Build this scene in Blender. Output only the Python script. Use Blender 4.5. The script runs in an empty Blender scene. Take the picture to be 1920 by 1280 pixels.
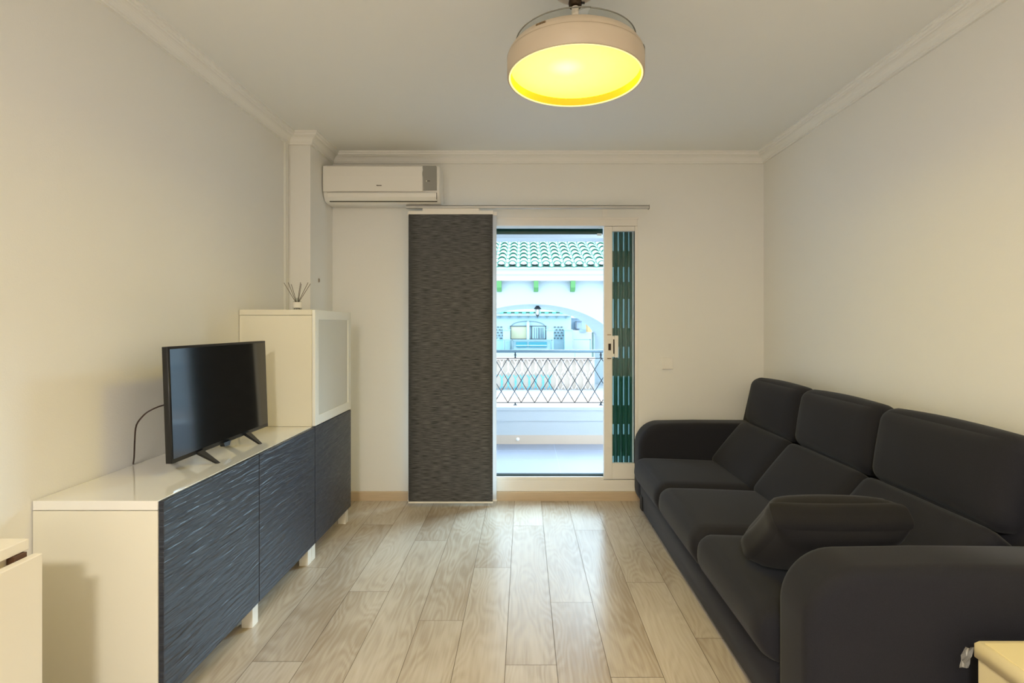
import bpy, bmesh, math, random
from mathutils import Vector, Matrix
random.seed(7)
C = bpy.context.scene.collection
sc = bpy.context.scene
PI = math.pi

# ------------------------------------------------------------------ materials
def lin(c):
    return tuple(((v/255.0)/12.92 if v/255.0 <= 0.04045 else ((v/255.0+0.055)/1.055)**2.4) for v in c)
MATS = {}
def mat(name, rgb, rough=0.5, metal=0.0, bump=None, coat=0.0, spec=0.5, var=None, trans=0.0, alpha=1.0, ior=1.45, sheen=0.0):
    """bump=(scale, strength, distance[, (sx,sy,sz)]), var=(scale, amount)"""
    if name in MATS: return MATS[name]
    m = bpy.data.materials.new(name); m.use_nodes = True
    nt = m.node_tree; b = nt.nodes['Principled BSDF']
    col = lin(rgb)
    b.inputs['Base Color'].default_value = (*col, 1)
    b.inputs['Roughness'].default_value = rough
    b.inputs['Metallic'].default_value = metal
    b.inputs['Specular IOR Level'].default_value = spec
    b.inputs['Coat Weight'].default_value = coat
    b.inputs['Coat Roughness'].default_value = 0.08
    b.inputs['Transmission Weight'].default_value = trans
    b.inputs['IOR'].default_value = ior
    b.inputs['Alpha'].default_value = alpha
    if sheen:
        b.inputs['Sheen Weight'].default_value = sheen
        b.inputs['Sheen Roughness'].default_value = 0.4
    tc = nt.nodes.new('ShaderNodeTexCoord')
    def noise(scale, stretch=None, detail=4):
        n = nt.nodes.new('ShaderNodeTexNoise'); n.inputs['Scale'].default_value = scale
        n.inputs['Detail'].default_value = detail
        src = tc.outputs['Object']
        if stretch:
            mp = nt.nodes.new('ShaderNodeMapping'); mp.inputs['Scale'].default_value = stretch
            nt.links.new(src, mp.inputs['Vector']); src = mp.outputs['Vector']
        nt.links.new(src, n.inputs['Vector'])
        return n
    if bump:
        n = noise(bump[0], bump[3] if len(bump) > 3 else None)
        bp = nt.nodes.new('ShaderNodeBump'); bp.inputs['Strength'].default_value = bump[1]
        bp.inputs['Distance'].default_value = bump[2]
        nt.links.new(n.outputs['Fac'], bp.inputs['Height']); nt.links.new(bp.outputs['Normal'], b.inputs['Normal'])
    if var:
        n = noise(var[0], var[2] if len(var) > 2 else None, 3)
        mx = nt.nodes.new('ShaderNodeMix'); mx.data_type = 'RGBA'
        mx.inputs['A'].default_value = (*[max(0, c*(1-var[1])) for c in col], 1)
        mx.inputs['B'].default_value = (*[min(1, c*(1+var[1])) for c in col], 1)
        nt.links.new(n.outputs['Fac'], mx.inputs['Factor'])
        nt.links.new(mx.outputs['Result'], b.inputs['Base Color'])
    MATS[name] = m
    return m

WALL = mat('wall_paint', (235, 233, 227), 0.85, bump=(260, 0.25, 0.002), spec=0.2)
CEIL = mat('ceiling_paint', (236, 236, 232), 0.9, bump=(260, 0.2, 0.002), spec=0.2)
PLASTER = mat('plaster_moulding', (238, 236, 230), 0.7, spec=0.3)
WHITE = mat('white_lacquer', (240, 237, 228), 0.05, coat=1.0)
WSIDE = mat('white_foil', (230, 225, 206), 0.35)
ALU = mat('white_aluminium', (238, 233, 224), 0.35)
PLASTIC = mat('white_plastic', (238, 234, 226), 0.35)
GREYP = mat('grey_display', (150, 148, 141), 0.3)
DARKP = mat('black_plastic', (22, 22, 24), 0.35)
SCREEN = mat('screen_glass', (6, 7, 8), 0.09, spec=0.9)
LINE = mat('shadow_gap', (70, 64, 55), 0.8)
CHROME = mat('brushed_metal', (150, 148, 142), 0.3, metal=0.8)
OXID = mat('dark_bronze', (60, 45, 30), 0.4, metal=0.6)
BASEB = mat('skirting_oak', (202, 180, 150), 0.45, var=(6, 0.12, (1, 1, 12)))
REED = mat('dark_reed', (96, 80, 66), 0.7)
BAND = mat('white_band', (246, 240, 230), 0.4)
IRON = mat('painted_iron', (52, 56, 62), 0.45, metal=0.3)
HANDR = mat('painted_handrail', (112, 134, 148), 0.4, metal=0.3)
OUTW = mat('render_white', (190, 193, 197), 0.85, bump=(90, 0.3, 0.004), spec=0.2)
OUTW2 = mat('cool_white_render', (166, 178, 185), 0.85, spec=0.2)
TILEF = mat('balcony_tile', (140, 144, 158), 0.4, var=(3, 0.05))
BEIGET = mat('beige_tile', (206, 184, 166), 0.5, var=(3, 0.06))
MINT = mat('green_glazed_tile', (176, 202, 193), 0.3, var=(4, 0.12))
MINT_SHADOW = mat('tile_shadow_outline', (44, 112, 92), 0.35)  # shadow outline of the tile noses, painted on as darker green
LIME = mat('green_corbel_paint', (84, 140, 82), 0.5)
DGREEN = mat('dark_green_lacquer', (30, 84, 72), 0.3)
def translucent(name, rgb):
    m = bpy.data.materials.new(name); m.use_nodes = True; nt = m.node_tree; nt.nodes.remove(nt.nodes['Principled BSDF'])
    t = nt.nodes.new('ShaderNodeBsdfTranslucent'); t.inputs[0].default_value = (*lin(rgb), 1)
    nt.links.new(t.outputs[0], nt.nodes['Material Output'].inputs[0]); return m
STRIP = translucent('pale_translucent_strip', (138, 152, 150))
DGREEN2 = mat('dark_green_shutter', (16, 62, 52), 0.35)
TEAL = mat('teal_awning', (62, 134, 148), 0.6)
GREYL = mat('grey_painted_line', (128, 150, 156), 0.6)
STONE = mat('grey_stone', (96, 102, 106), 0.8)
CREAM = mat('cream_cloth', (190, 190, 160), 0.8)
TAN = mat('tan_canvas', (196, 160, 110), 0.8)
PIPE = mat('grey_green_pipe', (132, 152, 144), 0.5)
ASPH = mat('pale_paving', (150, 156, 160), 0.9)
GLASSD = mat('window_glass_far', (120, 160, 180), 0.1)
CARD = mat('cream_board', (226, 212, 172), 0.45, var=(5, 0.05))
SPOTM = mat('grey_rubber', (150, 138, 124), 0.7)
CABLE = mat('black_cable', (58, 40, 32), 0.5)
WFRAB = mat('white_panel_cloth', (240, 238, 234), 0.8)
_nt = WFRAB.node_tree; _t = _nt.nodes.new('ShaderNodeBsdfTranslucent'); _t.inputs[0].default_value = (0.85, 0.85, 0.85, 1)
_m = _nt.nodes.new('ShaderNodeMixShader'); _m.inputs[0].default_value = 0.5
_nt.links.new(_nt.nodes['Principled BSDF'].outputs[0], _m.inputs[1]); _nt.links.new(_t.outputs[0], _m.inputs[2]); _nt.links.new(_m.outputs[0], _nt.nodes['Material Output'].inputs[0])
PINKW = mat('pale_terracotta', (200, 176, 166), 0.8)

def fabric(name, rgb, rough=0.9):
    m = mat(name, rgb, rough, bump=(700, 0.35, 0.0015), spec=0.25, sheen=0.1, var=(500, 0.35))
    return m
SOFA = fabric('charcoal_fabric', (37, 37, 42))
SOFA2 = fabric('charcoal_pillow_fabric', (30, 29, 30))

def weave():
    m = bpy.data.materials.new('charcoal_slub_weave'); m.use_nodes = True
    nt = m.node_tree; b = nt.nodes['Principled BSDF']; b.inputs['Roughness'].default_value = 0.6
    b.inputs['Specular IOR Level'].default_value = 0.3
    tc = nt.nodes.new('ShaderNodeTexCoord'); mp = nt.nodes.new('ShaderNodeMapping')
    mp.inputs['Scale'].default_value = (14, 1, 230)
    n = nt.nodes.new('ShaderNodeTexNoise'); n.inputs['Scale'].default_value = 1.0; n.inputs['Detail'].default_value = 6
    cr = nt.nodes.new('ShaderNodeValToRGB')
    cr.color_ramp.elements[0].position = 0.3; cr.color_ramp.elements[0].color = (*lin((36, 36, 37)), 1)
    cr.color_ramp.elements[1].position = 0.75; cr.color_ramp.elements[1].color = (*lin((116, 115, 114)), 1)
    bp = nt.nodes.new('ShaderNodeBump'); bp.inputs['Strength'].default_value = 0.5; bp.inputs['Distance'].default_value = 0.002
    nt.links.new(tc.outputs['Object'], mp.inputs['Vector']); nt.links.new(mp.outputs['Vector'], n.inputs['Vector'])
    nt.links.new(n.outputs['Fac'], cr.inputs['Fac']); nt.links.new(cr.outputs['Color'], b.inputs['Base Color'])
    nt.links.new(n.outputs['Fac'], bp.inputs['Height']); nt.links.new(bp.outputs['Normal'], b.inputs['Normal'])
    return m
WEAVE = weave()

def ripple():
    m = bpy.data.materials.new('navy_ripple_lacquer'); m.use_nodes = True
    nt = m.node_tree; b = nt.nodes['Principled BSDF']
    b.inputs['Base Color'].default_value = (*lin((44, 49, 60)), 1); b.inputs['Roughness'].default_value = 0.36
    tc = nt.nodes.new('ShaderNodeTexCoord'); mp = nt.nodes.new('ShaderNodeMapping')
    mp.inputs['Scale'].default_value = (1, 7, 62)
    n = nt.nodes.new('ShaderNodeTexNoise'); n.inputs['Scale'].default_value = 1.0; n.inputs['Detail'].default_value = 2.5
    n.inputs['Distortion'].default_value = 0.5
    bp = nt.nodes.new('ShaderNodeBump'); bp.inputs['Strength'].default_value = 1.0; bp.inputs['Distance'].default_value = 0.009
    nt.links.new(tc.outputs['Object'], mp.inputs['Vector']); nt.links.new(mp.outputs['Vector'], n.inputs['Vector'])
    nt.links.new(n.outputs['Fac'], bp.inputs['Height']); nt.links.new(bp.outputs['Normal'], b.inputs['Normal'])
    return m
RIPPLE = ripple()

def oak():
    m = bpy.data.materials.new('pale_oak_laminate'); m.use_nodes = True
    nt = m.node_tree; b = nt.nodes['Principled BSDF']; L = nt.links.new
    def node(t, **k):
        n = nt.nodes.new(t)
        for a, v in k.items(): setattr(n, a, v)
        return n
    at = node('ShaderNodeAttribute', attribute_name='tone')
    tc = node('ShaderNodeTexCoord'); sep = node('ShaderNodeSeparateXYZ'); L(tc.outputs['Object'], sep.inputs[0])
    mz = node('ShaderNodeMath', operation='MULTIPLY'); mz.inputs[1].default_value = 61.0; L(at.outputs['Fac'], mz.inputs[0])
    def coords(sx, sy):
        a = node('ShaderNodeMath', operation='MULTIPLY'); a.inputs[1].default_value = sx; L(sep.outputs['X'], a.inputs[0])
        c = node('ShaderNodeMath', operation='MULTIPLY'); c.inputs[1].default_value = sy; L(sep.outputs['Y'], c.inputs[0])
        cb = node('ShaderNodeCombineXYZ'); L(a.outputs[0], cb.inputs[0]); L(c.outputs[0], cb.inputs[1]); L(mz.outputs[0], cb.inputs[2])
        return cb
    c1 = coords(7.0, 1.6)
    n1 = node('ShaderNodeTexNoise'); n1.inputs['Scale'].default_value = 1; n1.inputs['Detail'].default_value = 1.5; L(c1.outputs[0], n1.inputs['Vector'])
    mu = node('ShaderNodeMath', operation='MULTIPLY'); mu.inputs[1].default_value = 105; L(n1.outputs['Fac'], mu.inputs[0])
    sn = node('ShaderNodeMath', operation='SINE'); L(mu.outputs[0], sn.inputs[0])
    c2 = coords(120, 5)
    n2 = node('ShaderNodeTexNoise'); n2.inputs['Scale'].default_value = 1; n2.inputs['Detail'].default_value = 4; L(c2.outputs[0], n2.inputs['Vector'])
    c3 = coords(5, 2)
    n3 = node('ShaderNodeTexNoise'); n3.inputs['Scale'].default_value = 1; n3.inputs['Detail'].default_value = 3; L(c3.outputs[0], n3.inputs['Vector'])
    # total = .5 + sin*.08 + (n2-.5)*.5 + (n3-.5)*.6 + (tone-.5)*.3
    def ma(x, k, add=None):
        n = node('ShaderNodeMath', operation='MULTIPLY_ADD'); L(x, n.inputs[0]); n.inputs[1].default_value = k
        if add is None: n.inputs[2].default_value = -0.35
        else: L(add, n.inputs[2])
        return n.outputs[0]
    t = ma(sn.outputs[0], 0.07); t = ma(n2.outputs['Fac'], 0.5, t); t = ma(n3.outputs['Fac'], 0.8, t); t = ma(at.outputs['Fac'], 0.28, t)
    cr = node('ShaderNodeValToRGB'); e = cr.color_ramp.elements
    e[0].position = 0.15; e[0].color = (*lin((168, 151, 131)), 1)
    e[1].position = 0.95; e[1].color = (*lin((211, 201, 187)), 1)
    m2 = e.new(0.5); m2.color = (*lin((193, 180, 163)), 1)
    L(t, cr.inputs['Fac']); L(cr.outputs['Color'], b.inputs['Base Color'])
    b.inputs['Roughness'].default_value = 0.27; b.inputs['Specular IOR Level'].default_value = 0.75
    bp = node('ShaderNodeBump'); bp.inputs['Strength'].default_value = 0.12; bp.inputs['Distance'].default_value = 0.002
    L(t, bp.inputs['Height']); L(bp.outputs['Normal'], b.inputs['Normal'])
    return m
OAK = oak()
SEAM = mat('floor_seam', (96, 80, 62), 0.8)

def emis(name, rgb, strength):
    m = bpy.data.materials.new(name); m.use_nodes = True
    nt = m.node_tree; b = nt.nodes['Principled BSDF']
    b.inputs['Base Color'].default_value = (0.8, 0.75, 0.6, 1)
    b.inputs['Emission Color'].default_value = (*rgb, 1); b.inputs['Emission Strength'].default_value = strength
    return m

def glass(name, tint=(1, 1, 1), rough=0.0, mixw=0.92):
    m = bpy.data.materials.new(name); m.use_nodes = True
    nt = m.node_tree; nt.nodes.remove(nt.nodes['Principled BSDF'])
    tr = nt.nodes.new('ShaderNodeBsdfTransparent'); tr.inputs[0].default_value = (*tint, 1)
    gl = nt.nodes.new('ShaderNodeBsdfGlossy'); gl.inputs['Roughness'].default_value = rough
    lw = nt.nodes.new('ShaderNodeLayerWeight'); lw.inputs['Blend'].default_value = 0.5
    pw = nt.nodes.new('ShaderNodeMath'); pw.operation = 'POWER'; pw.inputs[1].default_value = 4.0
    fr = nt.nodes.new('ShaderNodeMath'); fr.operation = 'MULTIPLY_ADD'; fr.inputs[1].default_value = 0.6; fr.inputs[2].default_value = 0.018
    nt.links.new(lw.outputs['Facing'], pw.inputs[0]); nt.links.new(pw.outputs[0], fr.inputs[0])
    mx = nt.nodes.new('ShaderNodeMixShader'); out = nt.nodes['Material Output']
    nt.links.new(fr.outputs[0], mx.inputs[0]); nt.links.new(tr.outputs[0], mx.inputs[1]); nt.links.new(gl.outputs[0], mx.inputs[2])
    nt.links.new(mx.outputs[0], out.inputs[0])
    return m
GLASS = glass('clear_glass', (0.97, 0.99, 0.98))
ACRYL = glass('clear_acrylic', (0.93, 0.94, 0.93), 0.05)
FROST = mat('frosted_glass', (212, 212, 206), 0.3, spec=0.5)
FILM = mat('clear_film', (225, 225, 220), 0.15, alpha=0.3)

# ------------------------------------------------------------------ mesh builder
ORG = {}
class MB:
    def __init__(self): self.bm = bmesh.new()
    def _new(self, vs, fs, mi=0, smooth=False, M=None):
        bv = [self.bm.verts.new((M @ Vector(v)) if M else v) for v in vs]
        for f in fs:
            try:
                fc = self.bm.faces.new([bv[i] for i in f]); fc.material_index = mi; fc.smooth = smooth
            except ValueError: pass
        return self
    def box(self, x0, x1, y0, y1, z0, z1, bev=0.0, seg=2, mi=0, M=None):
        t = bmesh.new(); bmesh.ops.create_cube(t, size=1)
        for v in t.verts:
            v.co = Vector(((x0+x1)/2 + v.co.x*(x1-x0), (y0+y1)/2 + v.co.y*(y1-y0), (z0+z1)/2 + v.co.z*(z1-z0)))
        if bev > 0: bmesh.ops.bevel(t, geom=list(t.edges), offset=bev, segments=seg, affect='EDGES', profile=0.5)
        return self._merge(t, mi, bev > 0 and False, M)
    def _merge(self, t, mi=0, smooth=False, M=None):
        t.verts.index_update()
        vs = [v.co.copy() for v in t.verts]; fs = [[v.index for v in f.verts] for f in t.faces]
        t.free(); return self._new(vs, fs, mi, smooth, M)
    def tube(self, pts, r, n=10, mi=0, caps=True, M=None):
        pts = [Vector(p) for p in pts]; rs = r if isinstance(r, (list, tuple)) else [r]*len(pts)
        vs, fs = [], []; up = None
        for i, p in enumerate(pts):
            d = (pts[min(i+1, len(pts)-1)] - pts[max(i-1, 0)]).normalized()
            if up is None: up = d.orthogonal().normalized()
            up = (up - d*up.dot(d)).normalized(); s = d.cross(up)
            for k in range(n):
                a = 2*PI*k/n; vs.append(p + (up*math.cos(a) + s*math.sin(a))*rs[i])
        for i in range(len(pts)-1):
            for k in range(n):
                fs.append([i*n+k, i*n+(k+1) % n, (i+1)*n+(k+1) % n, (i+1)*n+k])
        if caps: fs.append(list(range(n))[::-1]); fs.append([(len(pts)-1)*n+k for k in range(n)])
        return self._new(vs, fs, mi, True, M)
    def lathe(self, prof, c, n=48, mi=0, caps=False, M=None):
        """prof [(r,z)] around vertical axis at c=(x,y)"""
        vs, fs = [], []
        for r, z in prof:
            for k in range(n):
                a = 2*PI*k/n; vs.append((c[0]+r*math.cos(a), c[1]+r*math.sin(a), z))
        for i in range(len(prof)-1):
            for k in range(n): fs.append([i*n+k, i*n+(k+1) % n, (i+1)*n+(k+1) % n, (i+1)*n+k])
        if caps: fs.append(list(range(n))[::-1]); fs.append([(len(prof)-1)*n+k for k in range(n)])
        return self._new(vs, fs, mi, True, M)
    def prism(self, poly, axis, a0, a1, mi=0, smooth=False, round_=0.0, seg=4):
        """poly 2D points (ccw), extruded along axis. axis 'x': (y,z); 'y': (x,z); 'z': (x,y)"""
        P = [Vector(p) for p in poly]; n = len(P)
        def mk(p, a):
            return {'x': (a, p.x, p.y), 'y': (p.x, a, p.y), 'z': (p.x, p.y, a)}[axis]
        area = sum(P[i].x*P[(i+1) % n].y - P[(i+1) % n].x*P[i].y for i in range(n))
        sg = 1 if area > 0 else -1
        def inset(d):
            out = []
            for i in range(n):
                e1 = (P[i]-P[i-1]).normalized(); e2 = (P[(i+1) % n]-P[i]).normalized()
                n1 = Vector((-e1.y, e1.x))*sg; n2 = Vector((-e2.y, e2.x))*sg
                m = (n1+n2); k = max(0.3, 1+n1.dot(n2)); out.append(P[i] + m*(d/k))
            return out
        rings = []
        if round_ > 0:
            for s in range(seg+1):
                t = PI/2*s/seg; rings.append((inset(round_*(1-math.sin(t))), a0 + round_*(1-math.cos(t))))
            for s in range(seg, -1, -1):
                t = PI/2*s/seg; rings.append((inset(round_*(1-math.sin(t))), a1 - round_*(1-math.cos(t))))
        else: rings = [(P, a0), (P, a1)]
        vs, fs = [], []
        for R_, a in rings:
            for p in R_: vs.append(mk(p, a))
        for i in range(len(rings)-1):
            for k in range(n): fs.append([i*n+k, i*n+(k+1) % n, (i+1)*n+(k+1) % n, (i+1)*n+k])
        fs.append(list(range(n))[::-1]); fs.append([(len(rings)-1)*n+k for k in range(n)])
        return self._new(vs, fs, mi, smooth or round_ > 0)
    def cushion(self, h, r, puff=(0, 0, 0), n=14, M=None, mi=0, pinch=0.0, fn=None):
        """rounded box half sizes h, corner radius r, puff = bulge of each pair of faces"""
        t = bmesh.new(); bmesh.ops.create_cube(t, size=2)
        bmesh.ops.subdivide_edges(t, edges=list(t.edges), cuts=n, use_grid_fill=True)
        H = Vector(h)
        for v in t.verts:
            u = v.co.copy()
            # denser sampling near edges
            q = Vector([math.sin(c*PI/2) if abs(c) < 1 else c for c in u])
            p = Vector((q.x*H.x, q.y*H.y, q.z*H.z))
            inner = Vector([max(-(H[i]-r), min(H[i]-r, p[i])) for i in range(3)])
            d = p-inner
            if d.length > 1e-9:
                # push to sphere radius
                m = max(abs(d.x), abs(d.y), abs(d.z)); p = inner + d.normalized()*m if m > 0 else p
            k = Vector([(1-q[i]**2) for i in range(3)])
            p.x += math.copysign(1, q.x)*abs(q.x)*puff[0]*k.y*k.z
            p.y += math.copysign(1, q.y)*abs(q.y)*puff[1]*k.x*k.z
            p.z += math.copysign(1, q.z)*abs(q.z)*puff[2]*k.x*k.y
            if pinch:
                e = (abs(q.x)**4)*(abs(q.y)**4)
                p.x *= 1 + pinch*e; p.y *= 1 + pinch*e
                p.z *= 1 - 0.25*(1-(1-abs(q.x)**6)*(1-abs(q.y)**6))
                p.x *= 1 - 0.06*(1-q.y**2); p.y *= 1 - 0.08*(1-q.x**2)
            if fn: p = fn(p, q)
            v.co = p
        return self._merge(t, mi, True, M)
    def build(self, name, m, parent=None, label=None, origin=None, cat=None, group=None, kind=None, weld=False, normals=True):
        bm = self.bm
        if weld: bmesh.ops.remove_doubles(bm, verts=list(bm.verts), dist=1e-5)
        if normals: bmesh.ops.recalc_face_normals(bm, faces=list(bm.faces))
        if parent is not None: o0 = ORG[parent.name]
        else:
            if origin is None:
                xs = [v.co.x for v in bm.verts]; ys = [v.co.y for v in bm.verts]; zs = [v.co.z for v in bm.verts]
                origin = ((min(xs)+max(xs))/2, (min(ys)+max(ys))/2, min(zs))
            o0 = Vector(origin)
        bmesh.ops.translate(bm, verts=list(bm.verts), vec=-Vector(o0))
        me = bpy.data.meshes.new(name); bm.to_mesh(me); bm.free()
        for x in (m if isinstance(m, (list, tuple)) else [m]): me.materials.append(x)
        o = bpy.data.objects.new(name, me); C.objects.link(o)
        if parent is not None: o.parent = parent
        else: o.location = o0
        ORG[o.name] = Vector(o0)
        if label: o['label'] = label
        if cat: o['category'] = cat
        if group: o['group'] = group
        if kind: o['kind'] = kind
        return o

def thing(name, loc, label, cat, group=None, kind=None):
    o = bpy.data.objects.new(name, None); C.objects.link(o); o.location = loc; o.empty_display_size = 0.1
    o['label'] = label
    if cat: o['category'] = cat
    if group: o['group'] = group
    if kind: o['kind'] = kind
    ORG[o.name] = Vector(loc)
    return o
def struct(name, mb, m, **k): return mb.build(name, m, kind='structure', **k)
def B(*a, **k): return MB().box(*a, **k)

# ------------------------------------------------------------------ camera
EYE = 1.297
cam = bpy.data.cameras.new('camera'); co = bpy.data.objects.new('camera', cam); C.objects.link(co)
co.location = (0, 0, EYE); co.rotation_euler = (PI/2, 0, 0)
cam.sensor_width = 36; cam.sensor_fit = 'HORIZONTAL'; cam.lens = 984/1920*36
cam.shift_x = -23/1920; cam.shift_y = -32/1920; cam.clip_start = 0.05; cam.clip_end = 200
sc.camera = co

# ------------------------------------------------------------------ room shell
XL, XR, YB, YR, ZC = -1.56, 1.765, 3.87, -2.7, 2.555
PX, PY = -1.414, 3.47
# floor: planks with individual tones, all one surface
def make_floor():
    W = 0.195; X0 = -0.072; Lk = 1.38
    joints = {0: 2.0, -1: 2.80, 1: 2.45, 2: 3.31, 3: 2.64, 4: 2.17, -2: 2.30, -3: 3.15, -4: 2.55, -5: 2.02, -6: 2.8, -7: 3.3, 5: 2.9, 6: 2.5}
    bm = bmesh.new(); lay = bm.loops.layers.float_color.new('tone')
    def quad(x0, x1, y0, y1, z, mi, tone):
        f = bm.faces.new([bm.verts.new(p) for p in ((x0, y0, z), (x1, y0, z), (x1, y1, z), (x0, y1, z))])
        f.material_index = mi
        for l in f.loops: l[lay] = (tone, tone, tone, 1)
    g = 0.0011
    for r in range(-9, 11):
        x0 = X0 + r*W; x1 = x0 + W
        x0c, x1c = max(x0, XL-0.02), min(x1, XR+0.02)
        if x1c <= x0c: continue
        y = joints.get(r, 2.0 + (r*0.37) % Lk)
        while y > YR: y -= Lk
        while y < YB + 0.02:
            ya, yb = max(y, YR-0.02), min(y+Lk, YB+0.02)
            if yb > ya: quad(x0c+g, x1c-g, ya+g, yb-g, 0.0, 0, random.random())
            y += Lk
    quad(XL-0.02, XR+0.02, YR-0.02, YB+0.02, -0.0012, 1, 0.5)
    t = bmesh.new()
    me = bpy.data.meshes.new('floor')
    # slab body below
    for (a, b, c, d, e, f) in [(XL-0.02, XR+0.02, YR-0.02, YB+0.02, -0.10, -0.004)]:
        vs = [bm.verts.new(p) for p in ((a, c, e), (b, c, e), (b, d, e), (a, d, e), (a, c, f), (b, c, f), (b, d, f), (a, d, f))]
        for q in ((0, 3, 2, 1), (4, 5, 6, 7), (0, 1, 5, 4), (1, 2, 6, 5), (2, 3, 7, 6), (3, 0, 4, 7)):
            fc = bm.faces.new([vs[i] for i in q]); fc.material_index = 1
    t.free(); bm.to_mesh(me); bm.free(); me.materials.append(OAK); me.materials.append(SEAM)
    o = bpy.data.objects.new('floor', me); C.objects.link(o); o['kind'] = 'structure'
    o['label'] = 'pale oak laminate plank floor of the living room'
make_floor()
struct('ceiling', B(XL-0.15, XR+0.15, YR-0.15, YB+0.18, ZC, ZC+0.12), CEIL)
struct('wall_left', B(XL-0.15, XL, YR-0.15, YB+0.18, -0.1, ZC).box(XL-0.01, PX, PY, YB+0.05, -0.1, ZC), WALL)
struct('wall_right', B(XR, XR+0.15, YR-0.15, YB+0.18, -0.1, ZC), WALL)
struct('wall_rear', B(XL, XR, YR-0.15, YR, -0.1, ZC), WALL)
DX0, DX1, DZ0, DZ1 = -0.80, 0.835, 0.068, 2.077
wb = MB()
wb.box(XL, DX0, YB, YB+0.18, -0.1, ZC).box(DX1, XR, YB, YB+0.18, -0.1, ZC)
wb.box(DX0, DX1, YB, YB+0.18, DZ1, ZC).box(DX0, DX1, YB, YB+0.18, -0.1, DZ0)
struct('wall_back', wb, WALL)

def sweep(path, prof, closed=False, mi=0):
    """path: plan corner points with room on the left side; prof: (inset, z)"""
    P = [Vector(p) for p in path]; n = len(P); mb = MB(); rings = []
    for i in range(n):
        e1 = (P[i]-P[i-1]).normalized() if i > 0 else None
        e2 = (P[i+1]-P[i]).normalized() if i < n-1 else None
        if e1 is None: nn = Vector((-e2.y, e2.x))
        elif e2 is None: nn = Vector((-e1.y, e1.x))
        else:
            a = Vector((-e1.y, e1.x)); b = Vector((-e2.y, e2.x)); nn = (a+b)/(1+a.dot(b))
        rings.append([(P[i].x+nn.x*d, P[i].y+nn.y*d, z) for d, z in prof])
    vs = [v for r in rings for v in r]; m = len(prof); fs = []
    for i in range(n-1):
        for k in range(m-1): fs.append([i*m+k, i*m+k+1, (i+1)*m+k+1, (i+1)*m+k])
    fs.append(list(range(m))); fs.append([(n-1)*m+k for k in range(m)])
    return mb._new(vs, fs, mi)
# room on the right when walking left wall -> back -> right, so walk it reversed
path = [(XR, YR), (XR, YB), (PX, YB), (PX, PY), (XL, PY), (XL, YR)]
zb = 2.480
cprof = [(0.0, zb), (0.014, zb), (0.014, zb+0.008)]
for k in range(7):
    t = PI/2*k/6; cprof.append((0.018+0.034*(1-math.cos(t)), zb+0.010+0.036*math.sin(t)))
cprof += [(0.054, zb+0.050), (0.062, zb+0.052), (0.064, zb+0.062), (0.072, zb+0.064), (0.072, ZC), (0.0, ZC)]
struct('trim_1', sweep(path, cprof), PLASTER, label='white moulded plaster cornice around the ceiling')
bprof = [(0.0, 0.0), (0.013, 0.0), (0.013, 0.060), (0.010, 0.067), (0.0, 0.068)]
struct('baseboard_back', sweep([(XR, YB), (PX, YB)], bprof), BASEB)
struct('baseboard_right', sweep([(XR, YR), (XR, YB-0.013)], bprof), BASEB)
struct('baseboard_left', sweep([(PX, YB-0.013), (PX, PY-0.013), (XL+0.013, PY-0.013)], bprof), BASEB)
struct('baseboard_rear', sweep([(XL, YR), (XR, YR)], bprof), BASEB)

# cable trunking in the corner beside the pillar
mb = B(XL, XL+0.006, 3.405, 3.455, 1.376, zb+0.002).box(XL+0.006, XL+0.010, 3.41, 3.45, 1.376, zb+0.002)
mb.build('cable_trunking', WALL, label='slim white cable trunking running up the left wall beside the pillar', cat='trunking')
MB().lathe([(0.0, 0), (0.011, 0), (0.012, 0.003), (0.008, 0.007), (0.0, 0.008)], (0, 0), 16,
           M=Matrix.Translation((PX-0.0005, 3.61, 1.60)) @ Matrix.Rotation(PI/2, 4, 'Y') @ Matrix.Diagonal((1.3, 0.8, 1, 1))
           ).build('wall_plug', SPOTM, label='small grey plug in the side of the pillar below the air conditioner', cat='wall plug')

# ------------------------------------------------------------------ sliding door
door = thing('door_1', (0.1, YB+0.05, DZ0), 'white aluminium sliding balcony door, half open', None, kind='structure')
fr = MB()
FY0, FY1 = YB+0.0, YB+0.10
fr.box(DX0, DX1, FY0-0.004, FY1, 2.022, DZ1, 0.004)
fr.box(DX0, DX0+0.045, FY0-0.004, FY1, 0.17, 2.022, 0.003)
fr.box(0.815, DX1+0.003, FY0-0.004, FY1, 0.17, 2.022, 0.003)
fr.box(DX0-0.02, DX1+0.006, FY0-0.008, FY0+0.002, 2.070, 2.086, 0.002)
fr.build('door_frame', ALU, door)
sl = MB().box(DX0, DX1, FY0-0.002, FY1, DZ0, 0.150, 0.003).box(DX0, DX1, FY0-0.006, FY0+0.004, DZ0, 0.080, 0.002)
sl.box(DX0, 0.587, FY0+0.004, FY0+0.02, 0.150, 0.172, 0.002)
sl.build('door_sill', ALU, door)
MB().box(DX0+0.05, 0.60, FY0+0.045, FY0+0.055, 0.150, 0.182).box(DX0+0.05, 0.60, FY0+0.08, FY0+0.085, 0.150, 0.178).build('door_track', mat('dark_track', (52, 66, 68), 0.4), door)
def sash(x0, x1, y, lab):
    s = MB(); st = 0.064
    s.box(x0, x0+st, y, y+0.035, 0.155, 2.02, 0.004)
    s.box(x1-0.008, x1, y, y+0.035, 0.155, 2.02, 0.002)
    s.box(x0+st, x1-0.008, y, y+0.035, 1.985, 2.02, 0.002)
    s.box(x0+st, x1-0.008, y, y+0.035, 0.155, 0.272, 0.004)
    o = s.build('door_sash', ALU, door)
    MB().box(x0+st-0.005, x1-0.005, y+0.014, y+0.020, 0.268, 1.99).build('glass_pane', GLASS, o)
    return o
s1 = sash(0.587, 0.823, YB+0.002, '')
s2 = sash(DX0+0.045, DX0+0.045+0.47, YB+0.05, '')
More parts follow.
